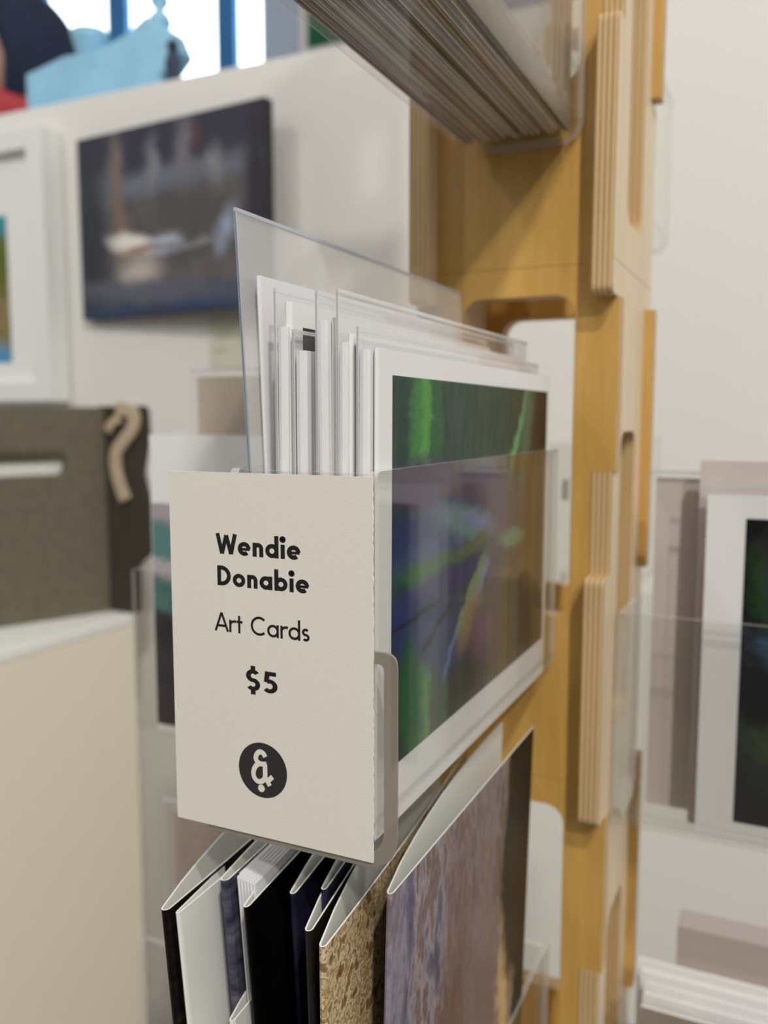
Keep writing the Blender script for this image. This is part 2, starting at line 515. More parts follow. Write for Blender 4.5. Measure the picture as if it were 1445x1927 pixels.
def box(name, a, b, mat, parent=None, loc=None, bevel=0.0, seg=2):
    bm = bmesh.new()
    bmesh.ops.create_cube(bm, size=1.0)
    for v in bm.verts:
        for i in range(3):
            v.co[i] = ((a[i] + b[i]) / 2 + v.co[i] * (b[i] - a[i])) / 1000
    if bevel:
        bmesh.ops.bevel(bm, geom=bm.edges[:], offset=bevel / 1000, segments=seg, affect='EDGES')
    me = bpy.data.meshes.new(name)
    bm.to_mesh(me)
    bm.free()
    me.materials.append(MATS[mat])
    return link(name, me, parent, loc)


def arc(cx, cy, rx, ry, a0, a1, n=16):
    return [(cx + rx * math.cos(math.radians(a0 + (a1 - a0) * i / n)),
             cy + ry * math.sin(math.radians(a0 + (a1 - a0) * i / n))) for i in range(n + 1)]


def rrect(x0, y0, x1, y1, r, n=5):
    return (arc(x1 - r, y0 + r, r, r, -90, 0, n) + arc(x1 - r, y1 - r, r, r, 0, 90, n) +
            arc(x0 + r, y1 - r, r, r, 90, 180, n) + arc(x0 + r, y0 + r, r, r, 180, 270, n))


def rpoly(pts, r=2.0, n=4):
    """polygon with each corner rounded by r (a number or per-point list)"""
    res = []
    k = len(pts)
    for i in range(k):
        p0, p1, p2 = Vector(pts[i - 1]), Vector(pts[i]), Vector(pts[(i + 1) % k])
        rr = r[i] if isinstance(r, (list, tuple)) else r
        d0, d1 = (p0 - p1), (p2 - p1)
        q = min(rr, d0.length * 0.48, d1.length * 0.48)
        a, b = p1 + d0.normalized() * q, p1 + d1.normalized() * q
        if q < 1e-4:
            res.append(tuple(p1))
            continue
        for j in range(n + 1):
            t = j / n
            res.append(tuple((1 - t) ** 2 * a + 2 * t * (1 - t) * p1 + t * t * b))
    return res


def plate(name, outline, holes, t0, t1, axis, mats, parent=None, loc=None, bevel=0.0):
    """flat sheet with holes. outline is 2D (a, b): axis 'y' -> a=x,b=z ; axis 'x' -> a=y,b=z ; axis 'z' -> a=x,b=y
    mats = (face material, edge material)"""
    cu = bpy.data.curves.new(name, 'CURVE')
    cu.dimensions = '2D'
    cu.fill_mode = 'BOTH'
    for loop in [outline] + list(holes):
        s = cu.splines.new('POLY')
        s.points.add(len(loop) - 1)
        for p, q in zip(s.points, loop):
            p.co = (q[0], q[1], 0, 1)
        s.use_cyclic_u = True
    cu.extrude = (t1 - t0) / 2 - bevel
    cu.bevel_depth = bevel
    cu.bevel_resolution = 1
    tmp = bpy.data.objects.new('tmp', cu)
    me = bpy.data.meshes.new_from_object(tmp)
    bpy.data.objects.remove(tmp)
    bpy.data.curves.remove(cu)
    me.name = name
    c = (t0 + t1) / 2
    me.materials.clear()
    for m_ in mats:
        me.materials.append(MATS[m_])
    for p in me.polygons:
        p.material_index = 0 if abs(p.normal.z) > 0.9 else len(mats) - 1
        p.use_smooth = False
    for v in me.vertices:
        a, b, d = v.co
        if axis == 'y':
            q = (a, c - d, b)
        elif axis == 'x':
            q = (c + d, a, b)
        else:
            q = (a, b, c + d)
        v.co = (q[0] / 1000, q[1] / 1000, q[2] / 1000)
    me.update()
    return link(name, me, parent, loc)


def offset_path(path, t):
    L, Rr = [], []
    n = len(path)
    for i, p in enumerate(path):
        d = Vector((0, 0))
        if i > 0:
            d += (Vector(p) - Vector(path[i - 1])).normalized()
        if i < n - 1:
            d += (Vector(path[i + 1]) - Vector(p)).normalized()
        d = d.normalized() if d.length > 1e-6 else Vector((1, 0))
        nn = Vector((-d.y, d.x))
        L.append(Vector(p) + nn * t / 2)
        Rr.append(Vector(p) - nn * t / 2)
    return L, Rr


def sheet(name, path, t, h, mats, parent, front_from=None, len_front=None, uv_h=None):
    """upright sheet: path in (l, n) local plan = (y, x); runs back leaf -> spine -> front leaf.
    right-hand side of the path = outer cover (mat 0); the other side = inner (mat 1); rims mat 2"""
    Lp, Rp = offset_path(path, t)
    n = len(path)
    V, F, MI, UV = [], [], [], []
    for a, b in zip(Lp, Rp):
        V += [(a.y, a.x, 0), (a.y, a.x, h), (b.y, b.x, 0), (b.y, b.x, h)]
    acc = [0.0]
    for i in range(1, n):
        acc.append(acc[-1] + (Vector(path[i]) - Vector(path[i - 1])).length)
    sp = acc[front_from] if front_from is not None else 0.0
    lf = len_front or (acc[-1] - sp) or 1.0
    for i in range(n - 1):
        j, k = 4 * i, 4 * (i + 1)
        u0, u1 = (acc[i] - sp) / lf, (acc[i + 1] - sp) / lf
        F.append((j + 2, j + 3, k + 3, k + 2)); MI.append(1); UV.append([(u0, 0), (u0, 1), (u1, 1), (u1, 0)])
        F.append((k, k + 1, j + 1, j)); MI.append(0); UV.append([(u1, 0), (u1, 1), (u0, 1), (u0, 0)])
        F.append((j + 1, j + 3, k + 3, k + 1)); MI.append(2); UV.append([(0, 1)] * 4)
        F.append((j, k, k + 2, j + 2)); MI.append(2); UV.append([(0, 0)] * 4)
    F.append((0, 2, 3, 1)); MI.append(2); UV.append([(0, 0)] * 4)
    e = 4 * (n - 1)
    F.append((e, e + 1, e + 3, e + 2)); MI.append(2); UV.append([(0, 0)] * 4)
    return link(name, mesh(name, V, F, mats, MI, UV), parent)


def picture(name, o, du, dv, w, h, mat, parent, t=0.12):
    """printed panel: o = lower-left corner, du/dv unit vectors (mm local), slight thickness"""
    o, du, dv = Vector(o), Vector(du).normalized(), Vector(dv).normalized()
    nn = du.cross(dv).normalized() * t
    c = [o, o + du * w, o + du * w + dv * h, o + dv * h]
    V = [tuple(q + nn) for q in c] + [tuple(q) for q in c]
    F = [(0, 1, 2, 3), (0, 4, 5, 1), (1, 5, 6, 2), (2, 6, 7, 3), (3, 7, 4, 0), (7, 6, 5, 4)]
    q = [(0, 0), (1, 0), (1, 1), (0, 1)]
    return link(name, mesh(name, V, F, [mat], None, [q] * 6), parent)


def lean_of(o, top_dx, h, yaw=0.0):
    """lean a thing about the Y axis so that its top shifts by top_dx over height h"""
    o.rotation_euler = (0, math.atan2(top_dx, h), math.radians(yaw))


# ------------------------------------------------------------------ setting
floor = box('floor', (-5500, -2500, -CAM_Z * 1000 - 20), (3500, 5000, -CAM_Z * 1000), 'floor_concrete', None, (0, 0, 0))
tag(floor, kind='structure')
wp = box('wall_partition', (-2400, 970, -CAM_Z * 1000), (1700, 1000, 444), 'wall_paint', None, (0, 0, 0), 1.0)
tag(wp, kind='structure')

wf = box('wall_added_dark', (-5400, -2400, -CAM_Z * 1000), (3300, -2300, 700), 'wall_added_charcoal', None, (0, 0, 0))  # unseen wall added behind the lens to darken reflections in the acrylic
tag(wf, kind='structure')

# window wall far behind the partition, with glowing panes between blue mullions
FY = 3500
fw = plate('wall_back', [(-5400, -1000), (3300, -1000), (3300, 2900), (-5400, 2900)],
           [[(-4700, 800), (-2240, 800), (-2240, 2600), (-4700, 2600)]], FY, FY + 100, 'y', ('far_wall', 'far_wall'), None, (0, 0, 0))
tag(fw, kind='structure')
win = thing('window_1', None, None, (-3470, FY, 800))
tag(win, kind='structure')


def wloc(x, z):
    return x + 3470, z - 800


edges = [(-4700, -4100), (-3980, -3560), (-3535, -3135), (-3015, -2492), (-2388, -2240)]
for i, (a, b) in enumerate(edges):
    if i == 1:
        continue
    box('window_pane', (a + 3470, 40, 0), (b + 3470, 46, 1800), 'window_glow', win)
mulls = [(-4100, -3535), (-3135, -3015), (-2492, -2388)]
for a, b in mulls:
    box('mullion', (a + 3470, 5, 0), (b + 3470, 80, 1800), 'window_blue', win)

gp = thing('framed_print', 'green and blue landscape print on the far wall beside the window', 'picture', (-1700, FY - 30, 1560))
box('frame', (-330, 0, 0), (500, 25, 700), 'frame_white', gp, None, 3)
picture('picture', (-290, -1, 40), (1, 0, 0), (0, 0, 1), 750, 620, 'art_green', gp)

# plinth on the left, against the partition
pl = thing('display_plinth', 'cream display plinth with a white top under the weathered grey wooden crate', 'plinth', (-960, 640, -1000))
box('body', (-300, -250, 0), (242, 178, 750), 'plinth_paint', pl, None, 2)
box('plinth_top', (-300, -250, 750.5), (242, 178, 764), 'plinth_top_paint', pl, None, 2)

# ------------------------------------------------------------------ plywood tower
TX0, TX1, TY0, TY1 = -141, -61, 335, 409
tower = thing('display_tower', 'tall square card display tower of slotted birch plywood', 'display stand', (-101, 372, -1000))
OX, OY, OZ = -101, 372, -1000


def tl(pts, ax):
    o = OX if ax == 'x' else OY
    return [(a - o, b - OZ) for a, b in pts]


def front_outline(zb, zt, xo0, xo1):
    # tabs reach the outer faces of the side panels
    def z(v):
        return v
    right = [(-69, zb), (-69, zb + 124), (xo1, zb + 124), (xo1, zb + 189), (-69, zb + 189), (-69, zt)]
    left = [(-133, zt), (-133, zb + 189), (xo0, zb + 189), (xo0, zb + 124), (-133, zb + 124), (-133, zb)]
    return right + left


PITCH = 202
for k in range(-5, 4):
    zb = -144 + PITCH * k
    if zb < -990:
        continue
    zt = zb + PITCH - 0.6
    hole = rrect(-122, zb + 66, -76.5, zb + 191, 8)
    plate('front_panel', tl(front_outline(zb, zt, TX0 - 0.5, TX1 + 0.5), 'x'), [tl(hole, 'x')], TY0 - OY, TY0 + 9 - OY, 'y', ('birch_face', 'ply_edge_y'), tower, None, 0.3)
    bo = [(-69, zb), (-69, zb + 78), (-57.5, zb + 78), (-57.5, zb + 191), (-69, zb + 191), (-69, zt),
          (-133, zt), (-133, zb + 191), (-144.5, zb + 191), (-144.5, zb + 78), (-133, zb + 78), (-133, zb)]
    hole_b = rrect(-126, zb + 66, -76.5, zb + 190, 8)
    plate('back_panel', tl(bo, 'x'), [tl(hole_b, 'x')], 400 - OY, 409 - OY, 'y', ('birch_face', 'ply_edge_y'), tower, None, 0.3)
    for x0, x1 in ((-69, -61), (-141, -133)):
        so = [(325, zb), (325, zb + 84), (335, zb + 84), (335, zb + 123.5), (344.5, zb + 123.5), (344.5, zb + 189.5), (325, zb + 189.5),
              (325, zt), (415, zt), (415, zb + 192), (399.5, zb + 192), (399.5, zb + 77), (415, zb + 77), (415, zb)]
        rr = [0, 3, 0, 0, 0, 0, 3, 0, 0, 2, 0, 0, 2, 0]
        hole_s = rrect(350, zb + 17, 384, zb + 139, 7)
        plate('side_panel', tl(rpoly(so, rr), 'y'), [tl(hole_s, 'y')], x0 - OX, x1 - OX, 'x', ('birch_side_lit', 'ply_edge_x'), tower, None, 0.3)
zb = -144 + PITCH * -4 - 0
box('base_column', (-40, -40, 0), (40, 40, zb - OZ - 0.5), 'birch_face', tower, None, 1)

# ------------------------------------------------------------------ acrylic pockets


def pocket(label, origin, rotz, L=163.0, Wd=43.0, H=90.5, t=2.2, group='clear acrylic card pockets on the tower'):
    """local frame: y = length (0 = outer end, L = tower end), x = 0 (back wall) .. Wd (front wall), z = 0 bottom"""
    p = thing('acrylic_pocket', label, 'card holder', origin, group)
    p.rotation_euler = (0, 0, math.radians(rotz))
    # walls: near edge set back above the lip
    def wall(x0, x1, nm):
        zc = 9.0
        out = rpoly([(0, zc), (0, H), (L, H), (L, zc)], [0, 2, 2, 0])
        w = plate(nm, out, [], x0, x1, 'x', ('acrylic', 'acrylic_rim'), p, None)
        return w
    wall(Wd - t, Wd, 'front_wall')
    wall(0, t, 'back_wall')
    # curved bottom: quarter bends and floor as one bent trough
    ro, ri = 9.0, 9.0 - t
    outer = [(Wd, 9.0)] + [(Wd - ro + ro * math.cos(math.radians(a)), ro - ro * math.sin(math.radians(a))) for a in (15, 30, 45, 60, 75, 90)] + \
            [(ro - ro * math.sin(math.radians(a)), ro - ro * math.cos(math.radians(a))) for a in (0, 15, 30, 45, 60, 75, 90)]
    inner = [(Wd - t, 9.0)] + [(Wd - ro + ri * math.cos(math.radians(a)), ro - ri * math.sin(math.radians(a))) for a in (15, 30, 45, 60, 75, 90)] + \
            [(ro - ri * math.sin(math.radians(a)), ro - ri * math.cos(math.radians(a))) for a in (0, 15, 30, 45, 60, 75, 90)]
    V, F, MI = [], [], []
    n = len(outer)
    for (a, b), (c, d) in zip(outer, inner):
        V += [(a, 0, b), (a, L, b), (c, 0, d), (c, L, d)]
    for i in range(n - 1):
        j, k = 4 * i, 4 * i + 4
        F += [(j, k, k + 1, j + 1), (j + 2, j + 3, k + 3, k + 2), (j, j + 2, k + 2, k), (j + 1, k + 1, k + 3, j + 3)]
        MI += [0, 0, 1, 1]
    F += [(0, 1, 3, 2), (4 * n - 4, 4 * n - 2, 4 * n - 1, 4 * n - 3)]
    MI += [0, 0]
    link('bent_bottom', mesh('bent_bottom', V, F, ['acrylic', 'acrylic_rim'], MI, None), p)
    plate('end_panel', rpoly([(t, 9), (9, t), (Wd - 9, t), (Wd - t, 9), (Wd - t, H - 0.5), (t, H - 0.5)], 0.5), [], L - 3.2, L - 0.2, 'y', ('acrylic', 'acrylic_rim'), p)
    # hooks that pass through the slots of the tower
    for zz in (H - 22, 24):
        plate('hook', rpoly([(L, zz - 5), (L + 3, zz - 5), (L + 3, zz + 2), (L + 2, zz + 5), (L, zz + 5)], 2), [], Wd / 2 - 1.5, Wd / 2 + 1.5, 'x', ('acrylic', 'acrylic_rim'), p)
    return p


# pockets on the side that faces the plinth's corner (main one carries the price tag)
main = pocket('clear acrylic pocket behind the printed price tag, holding the sleeved iris cards', (-120, 171, -101), 0, L=162, Wd=38.5, H=89.5)
plate('end_panel', rpoly([(2.3, 8), (8, 2.3), (30.5, 2.3), (36.2, 8), (36.2, 89), (2.3, 89)], 1), [], 0.2, 2.2, 'y', ('acrylic', 'acrylic_rim'), main)
# U-shaped holder of the tag: a clear strip bent round the lower half of the pocket's end
uo = rpoly([(-8, -1), (43.5, -1), (43.5, 49.5), (37, 49.5), (37, 47), (40.5, 47), (40.5, 2), (-8, 2)], [1, 9, 4.5, .3, .3, 2.5, 6.5, 1], 7)
plate('tag_frame', uo, [], -0.7, -4.2 + 4.2, 'y', ('acrylic_edge', 'acrylic_edge'), main, None, 0.2)
pocket('clear acrylic pocket one tier above the price tag, packed with edge-on cards', (-117.5, 167, 101), 0, L=166)
pocket('clear acrylic pocket one tier below the price tag, with open folded cards', (-131, 148, -304), 0, L=185, Wd=50)
# back of the tower
pocket('clear acrylic pocket on the rear of the tower, high before the white partition', (-75, 574, 101), 180)
pocket('clear acrylic pocket on the rear of the tower, level with the price tag', (-75, 574, -102), 180)
# right-hand side (+x)
pocket('clear acrylic pocket with the black floral card, on the side of the tower', (103, 346, -167), 90)
pocket('clear acrylic pocket with a fan of white cards, low beneath the black floral card', (103, 346, -369), 90)
# left-hand side (-x)
pocket('clear acrylic pocket with the teal and charcoal landscape card beside the crate', (-305, 389, -167), -90)
pocket('clear acrylic pocket with the dusky orange and purple card, low beside the plinth', (-305, 389, -369), -90)

# ------------------------------------------------------------------ price tag
TAGX, TAGZ, TW, TH = -137.3, -100.6, 55.2, 88.0
pt = thing('price_tag', 'white printed price tag on the end of the acrylic pocket', 'price tag', (TAGX, 170.0, TAGZ))
rnd = random.Random(3)
right = [(TW + rnd.uniform(-0.12, 0.1), TH * i / 90) for i in range(91)]
plate('card', [(0, 0.0)] + right + [(0, TH)], [], -0.1, 0.3, 'y', ('tag_paper', 'white_paper'), pt)


def glyph(c, t):
    X = 0.66
    h = t / 2
    r = X / 2 - h
    if c == 'W':
        w = 1.12
        a_ = .15 * t
        return [[(h, 1), (w * .29, a_)], [(w * .29, a_), (w * .5, .93)], [(w * .5, .93), (w * .71, a_)], [(w * .71, a_), (w - h, 1)]], w - .07
    if c == 'D':
        w = .72
        return [[(h, 0), (h, 1)], [(h, 1 - h)] + arc(.22, .5, w - .22 - h, .5 - h, 90, -90, 18) + [(h, h)]], w
    if c == 'A':
        w = .82
        return [[(h * .6, 0), (w / 2, 1)], [(w / 2, 1), (w - h * .6, 0)], [(w * .2, .30), (w * .8, .30)]], w - .05
    if c == 'C':
        w = .86
        return [arc(.5, .5, .5 - h, .5 - h, 48, 312, 28)], w
    if c == 'o':
        return [arc(X / 2, X / 2, r, r, 0, 360, 28)], X
    if c == 'e':
        return [arc(X / 2, X / 2, r, r, 0, 312, 28), ('bar', [(h, X / 2 - .015), (X - .2 * t, X / 2 - .015)])], X
    if c == 'a':
        return [arc(X / 2, X / 2, r, r, 0, 360, 28), [(X - h, 0), (X - h, X)]], X
    if c == 'd':
        return [arc(X / 2, X / 2, r, r, 0, 360, 28), [(X - h, 0), (X - h, 1.04)]], X
    if c == 'b':
        return [arc(X / 2, X / 2, r, r, 0, 360, 28), [(h, 0), (h, 1.04)]], X
    if c == 'n':
        w = .54
        rr = w / 2 - h
        return [[(h, 0), (h, X)], arc(w / 2, X - rr - h, rr, rr, 180, 0, 14) + [(w - h, 0)]], w
    if c == 'i':
        return [[(h, 0), (h, X)], arc(h, .90, h * .5, h * .5, 0, 360, 12)], t
    if c == 'r':
        return [[(h, 0), (h, X)], arc(.27 + h, X - .27, .27, .27 - h, 180, 70, 10)], .36
    if c == 't':
        return [[(.15, 0), (.15, .92)], [(0, X - h), (.34, X - h)]], .34
    if c == 's':
        w = .42
        q = (X - t) / 4
        return [arc(w / 2, X - h - q, w / 2 - h, q, 38, 262, 14) + arc(w / 2, h + q, w / 2 - h, q, 82, -142, 14)], w
    if c == '$':
        w = .56
        q = (1 - t) / 4
        return [arc(w / 2, 1 - h - q, w / 2 - h, q, 32, 255, 16) + arc(w / 2, h + q, w / 2 - h, q, 75, -148, 16),
                [(w / 2, .9), (w / 2, 1.17)], [(w / 2, -.17), (w / 2, .1)]], w
    if c == '5':
        w = .58
        return [[(w - .05, 1 - h), (.10, 1 - h)], [(.10 + h, 1), (.05 + h, .50)], arc(w / 2 - .02, .325, w / 2 - h + .02, .325 - h, 122, -140, 22)], w
    return [], .30


def ribbons(strokes, t, tx, lift, V, F, lift_step=True):
    for st in strokes:
        tt = t
        if st[0] == 'bar':
            st, tt = st[1], t * .62
        lift = len(V) * 2.5e-5 if lift_step else lift
        closed = len(st) > 3 and (Vector(st[0]) - Vector(st[-1])).length < 1e-6
        n = len(st)
        b0 = len(V)
        for i, p in enumerate(st):
            p = Vector(p)
            a = Vector(st[i - 1]) if i > 0 else (Vector(st[-2]) if closed else None)
            b = Vector(st[i + 1]) if i < n - 1 else (Vector(st[1]) if closed else None)
            d0 = (p - a).normalized() if a is not None else None
            d1 = (b - p).normalized() if b is not None else None
            if d0 is None:
                d0 = d1
            if d1 is None:
                d1 = d0
            n0, n1 = Vector((-d0.y, d0.x)), Vector((-d1.y, d1.x))
            m_ = (n0 + n1)
            m_ = m_ / max(m_.length, 1e-6)
            s = tt / 2 / max(m_.dot(n0), 0.45)
            V.append(tx(p + m_ * s) + (lift,))
            V.append(tx(p - m_ * s) + (lift,))
        for i in range(n - 1):
            j = b0 + 2 * i
            F.append((j, j + 1, j + 3, j + 2))


def text(s, x0, x1, z0, cap, weight, track=.1):
    gl = []
    w = 0
    for c in s:
        st, cw = glyph(c, weight)
        gl.append((st, w))
        w += cw + track
    w -= track
    sx = (x1 - x0) / w
    V, F = [], []
    for st, ox in gl:
        ribbons(st, weight, lambda p, ox=ox: (x0 - TAGX + (p.x + ox) * sx, z0 - TAGZ + p.y * cap), 0, V, F)
    V3 = [(v[0], -0.13 - v[2], v[1]) for v in V]
    link('lettering', mesh('lettering', V3, F, ['ink']), pt)


text('Wendie', -123.8, -100.4, -32.1, 5.0, .205)
text('Donabie', -123.5, -98.2, -39.7, 4.85, .205)
text('Art Cards', -124.5, -98.2, -50.9, 4.6, .13, .09)
text('$5', -115.8, -107.0, -64.5, 5.2, .19, .10)
# round emblem with a white looped ampersand-like sign and a dot
em_o = plate('emblem', [(a + 25.8, b + 16.8) for a, b in arc(0, 0, 6.8, 6.8, 0, 360, 48)[:-1]], [], -0.15, -0.1, 'y', ('logo_ink', 'logo_ink'), pt)


def emb(cx, cy):
    du = (cx - 397) / 157 * 6.8
    dv = -((cy - 1653) - 0.19 * (cx - 397)) / 175 * 6.8
    return (25.8 + du, 16.8 + dv)


def smooth_path(pts, n=6):
    res = []
    for i in range(len(pts) - 1):
        p0 = Vector(pts[max(i - 1, 0)]); p1 = Vector(pts[i]); p2 = Vector(pts[i + 1]); p3 = Vector(pts[min(i + 2, len(pts) - 1)])
        for j in range(n):
            t = j / n
            res.append(tuple(0.5 * ((2 * p1) + (-p0 + p2) * t + (2 * p0 - 5 * p1 + 4 * p2 - p3) * t * t + (-p0 + 3 * p1 - 3 * p2 + p3) * t ** 3)))
    res.append(tuple(pts[-1]))
    return res


V, F = [], []
s1 = smooth_path([emb(*q) for q in [(416, 1568), (404, 1545), (382, 1534), (362, 1548), (354, 1575), (366, 1600), (392, 1612), (424, 1614)]])
s2 = smooth_path([emb(*q) for q in [(378, 1608), (352, 1626), (338, 1660), (342, 1696), (364, 1722), (392, 1722), (412, 1700), (414, 1660), (413, 1612)]])
s3 = [emb(410, 1690), emb(444, 1752)]
s3b = [emb(430, 1722), emb(462, 1694)]
s4 = [emb(368, 1720), emb(430, 1726)]
for st, tt in ((s1, 1.25), (s2, 1.25), (s3, 1.2), (s3b, 1.2)):
    ribbons([st], tt, lambda p: (p.x, p.y), 0, V, F)
dc = emb(388, 1768)
b0 = len(V)
for a in range(20):
    V.append((dc[0] + 0.95 * math.cos(a * math.pi / 10), dc[1] + 0.95 * math.sin(a * math.pi / 10), 0))
F.append(tuple(range(b0, b0 + 20)))
link('emblem_sign', mesh('emblem_sign', [(v[0], -0.18 - v[2], v[1]) for v in V], F, ['tag_paper']), em_o)

# ------------------------------------------------------------------ folded cards, envelopes, sleeves


def folded_card(name, label, cat, base, top_dx, L, H, gap, mats, group=None, spine=1.4, pic=None, picmat=None, bow=0.0, yaw=0.0, t=0.35, back_bow=None):
    """base = bottom of the spine (lens mm), card runs away along +y; front cover faces +x"""
    o = thing(name, label, cat, base, group)
    lean_of(o, top_dx, H, yaw)
    bb = bow if back_bow is None else back_bow
    nseg = 9
    back = []
    for i in range(nseg, 0, -1):
        s = i / nseg
        back.append((1.0 + (L - 1.0) * s, -spine - gap * (s ** 0.75) - bb * math.sin(math.pi * s)))
    sp = [(0.9, -spine), (0.25, -spine * .8), (0.0, -spine / 2), (0.25, -spine * .2), (0.9, 0)]
    front = [(1.0 + (L - 1.0) * i / nseg, bow * math.sin(math.pi * i / nseg)) for i in range(1, nseg + 1)]
    path = back + sp + front
    sheet('folded_sheet', path, t, H, mats, o, len(back) + 2, L)
    if pic:
        l0, h0, l1, h1 = pic
        picture('picture', (t / 2 + 0.03, l0, h0), (0, 1, 0), (0, 0, 1), l1 - l0, h1 - h0, picmat, o, 0.08)
    return o


def envelope(label, base, top_dx, L, H, th, mat='envelope_paper', group='white envelopes in the price-tagged pocket'):
    o = thing('envelope', label, 'envelope', base, group)
    lean_of(o, top_dx, H)
    n = 4
    path = [(L, -th)] + [(L * i / n, -th) for i in range(n - 1, 0, -1)] + [(0.8, -th), (0.2, -th * .85), (0.0, -th * .5), (0.2, -th * .15), (0.8, 0)] + [(L * i / n, 0) for i in range(1, n + 1)]
    sheet('envelope_body', path, 0.3, H, (mat, mat, mat), o)
    # closing flap folded over the rear
    V = [(-th - .35, 2, H), (-th - .35, L - 2, H), (-th - .35, L * .6, H * .55), (-th - .35, L * .4, H * .55)]
    V += [(v[0] - .2, v[1], v[2]) for v in V]
    F = [(0, 1, 2, 3), (7, 6, 5, 4), (0, 4, 5, 1), (1, 5, 6, 2), (2, 6, 7, 3), (3, 7, 4, 0)]
    link('flap', mesh('flap', V, F, [mat]), o)
    return o


def sleeve(label, base, top_dx, L, H, group='clear plastic card sleeves', film='sleeve_film', edge='sleeve_edge_glint', th=0.35, yaw=0.0, cat='card sleeve', seam=True):
    o = thing('plastic_sleeve', label, cat, base, group)
    lean_of(o, top_dx, H, yaw)
    plate('film', rrect(0, 0, L, H, .8, 2), [], -th / 2, th / 2, 'x', (film, edge), o)
    if seam:
        box('seam', (-th / 2 - .15, 0.2, H - 0.9), (th / 2 + .15, L - .2, H), edge, o)
        box('seam', (-th / 2 - .12, 0.0, 0), (th / 2 + .12, 0.45, H), edge, o)
    return o


WP = ('white_paper', 'white_paper', 'white_paper')
ZB = -98.3
# tall sleeve at the back of the pocket, leaning outwards
sleeve('tall stiff clear sleeve leaning at the back of the price-tagged pocket', (-112.6, 174, ZB), -7.0, 152, 147.2, None, 'sleeve_film_dense', 'sleeve_edge_blue', 0.4)
envelope('pale lilac envelope in the tall stiff clear sleeve', (-111.4, 178, ZB), -4.4, 140, 132, 0.8, 'lilac_paper', None)
# group A
folded_card('art_card', 'white card with a small dark photo corner, tallest behind the iris card', 'art card', (-105.9, 175.5, ZB), -0.0, 146, 125.0, 0.4, WP, None, 1.7, (5.5, 96, 60, 119.6), 'art_small_dark')
envelope('white envelope behind the folded card that has a dark photo corner', (-106.8, 174.2, ZB), 0.6, 142, 119.3, 2.3, 'envelope_paper', None)
# group B
envelope('short white envelope just in front of the dark photo corner', (-101.8, 175.0, ZB), 0.1, 140, 113.8, 2.6, 'envelope_paper', None)
# group C
folded_card('art_card', 'blank-edged white folded card third behind the iris card', 'art card', (-94.6, 176.4, ZB), 0.2, 146, 121.0, 0.3, WP, None, 1.3)
envelope('white envelope paired with the blank-edged folded card', (-95.6, 174.6, ZB), -0.5, 143, 120.4, 2.2, 'envelope_paper', None)
# group D
folded_card('art_card', 'white folded card with a curled spine, second behind the iris card', 'art card', (-90.4, 175.6, ZB), 0.4, 146, 117.2, 0.4, WP, None, 1.1)
envelope('white envelope with a ragged edge, second behind the iris card', (-91.2, 174.3, ZB), 0.6, 142, 115.2, 2.0, 'envelope_paper', None)
# group E
envelope('thin crumpled white envelope squeezed right behind the iris card', (-89.0, 176.5, ZB), 0.3, 140, 115.0, 0.7, 'lilac_paper', None)
envelope('thick white envelope in the sleeve of the iris card', (-86.2, 174.6, ZB), 0.8, 143, 113.6, 2.3, 'envelope_paper', None)
# front card
folded_card('art_card', 'white bordered art card with a painting of a blue iris on green', 'art card', (-84.4, 176.0, ZB), 0.5, 151, 113.9, 0.3, WP, None, 0.8, (7.8, 14.5, 147, 108.2), 'art_iris')
# sleeves around the cards
sleeve('clear sleeve around the white card with the dark photo corner', (-108.3, 173.6, ZB), -.5, 152, 128, None)
sleeve('short clear sleeve standing before the dark photo corner', (-104.4, 174.2, ZB), 0, 150, 118.6, None)
sleeve('clear sleeve with a straight top around the blank-edged card', (-98.0, 173.4, ZB), 0.2, 152, 126.8, None)
sleeve('clear sleeve with a wrinkled top edge, tall behind the iris card', (-92.9, 173.6, ZB), 0.3, 152, 126.9, None)
sleeve('low clear sleeve right behind the iris card', (-88.0, 173.8, ZB), 0.3, 150, 118.4, None)

# ------------------------------------------------------------------ cards in the pocket below
ZL = -300.4


def low(name, label, top, base_x, L, H, gap, cover, pic=None, picmat=None, spine=1.4, bow=0., back_bow=None, yaw=4.5, inner='cream_card'):
    x, y, z = top
    return folded_card(name, label, 'greeting card', (base_x, y, z - H), x - base_x, L, H, gap, (cover, inner, inner), None, spine, pic, picmat, bow, yaw, 0.4, back_bow)


low('greeting_card', 'greeting card with a black and brown spine and blank white back, leaning outwards', (-132.4, 160, -118), -117.5, 112, 180, 9, 'art_black_brown', None, None, 2.0, 1.5, 3)
# white blank leaf over that card's front
lw_ = low('greeting_card', 'blank cream card next to the leaning black-spined card', (-129.8, 161.0, -118.6), -114.8, 112, 178, 0.6, 'cream_card', None, None, 0.9, 2.5, 1)
low('greeting_card', 'card with a mottled blue-grey spine in front of a sheaf of white envelopes', (-123.4, 172, -114.5), -110.0, 112, 180, 4, 'art_blue_spine', None, None, 2.2, 0.5)
for i in range(6):
    x = -120.6 + i * 0.75
    e = envelope('white envelope in the sheaf beside the blue-grey spined card', (x + 12.2 - i * .25, 173 + i * .25, -113.6 - i * .35 - 172), -12.2 + i * .25, 118, 172, 0.45, 'lilac_paper', 'sheaf of white envelopes in the lower pocket')
    e.rotation_euler[2] = math.radians(4.5)
low('greeting_card', 'glossy black greeting card standing ajar in the lower pocket', (-114.4, 168, -117), -101.5, 116, 180, 4.0, 'art_black', None, None, 1.3, 0.6, 2.0, 6.0)
low('greeting_card', 'dark navy greeting card next to the glossy black one', (-105.6, 175, -115.5), -97.0, 114, 180, 4.2, 'art_navy', None, None, 1.3, 0.5, 1.5, 7.5)
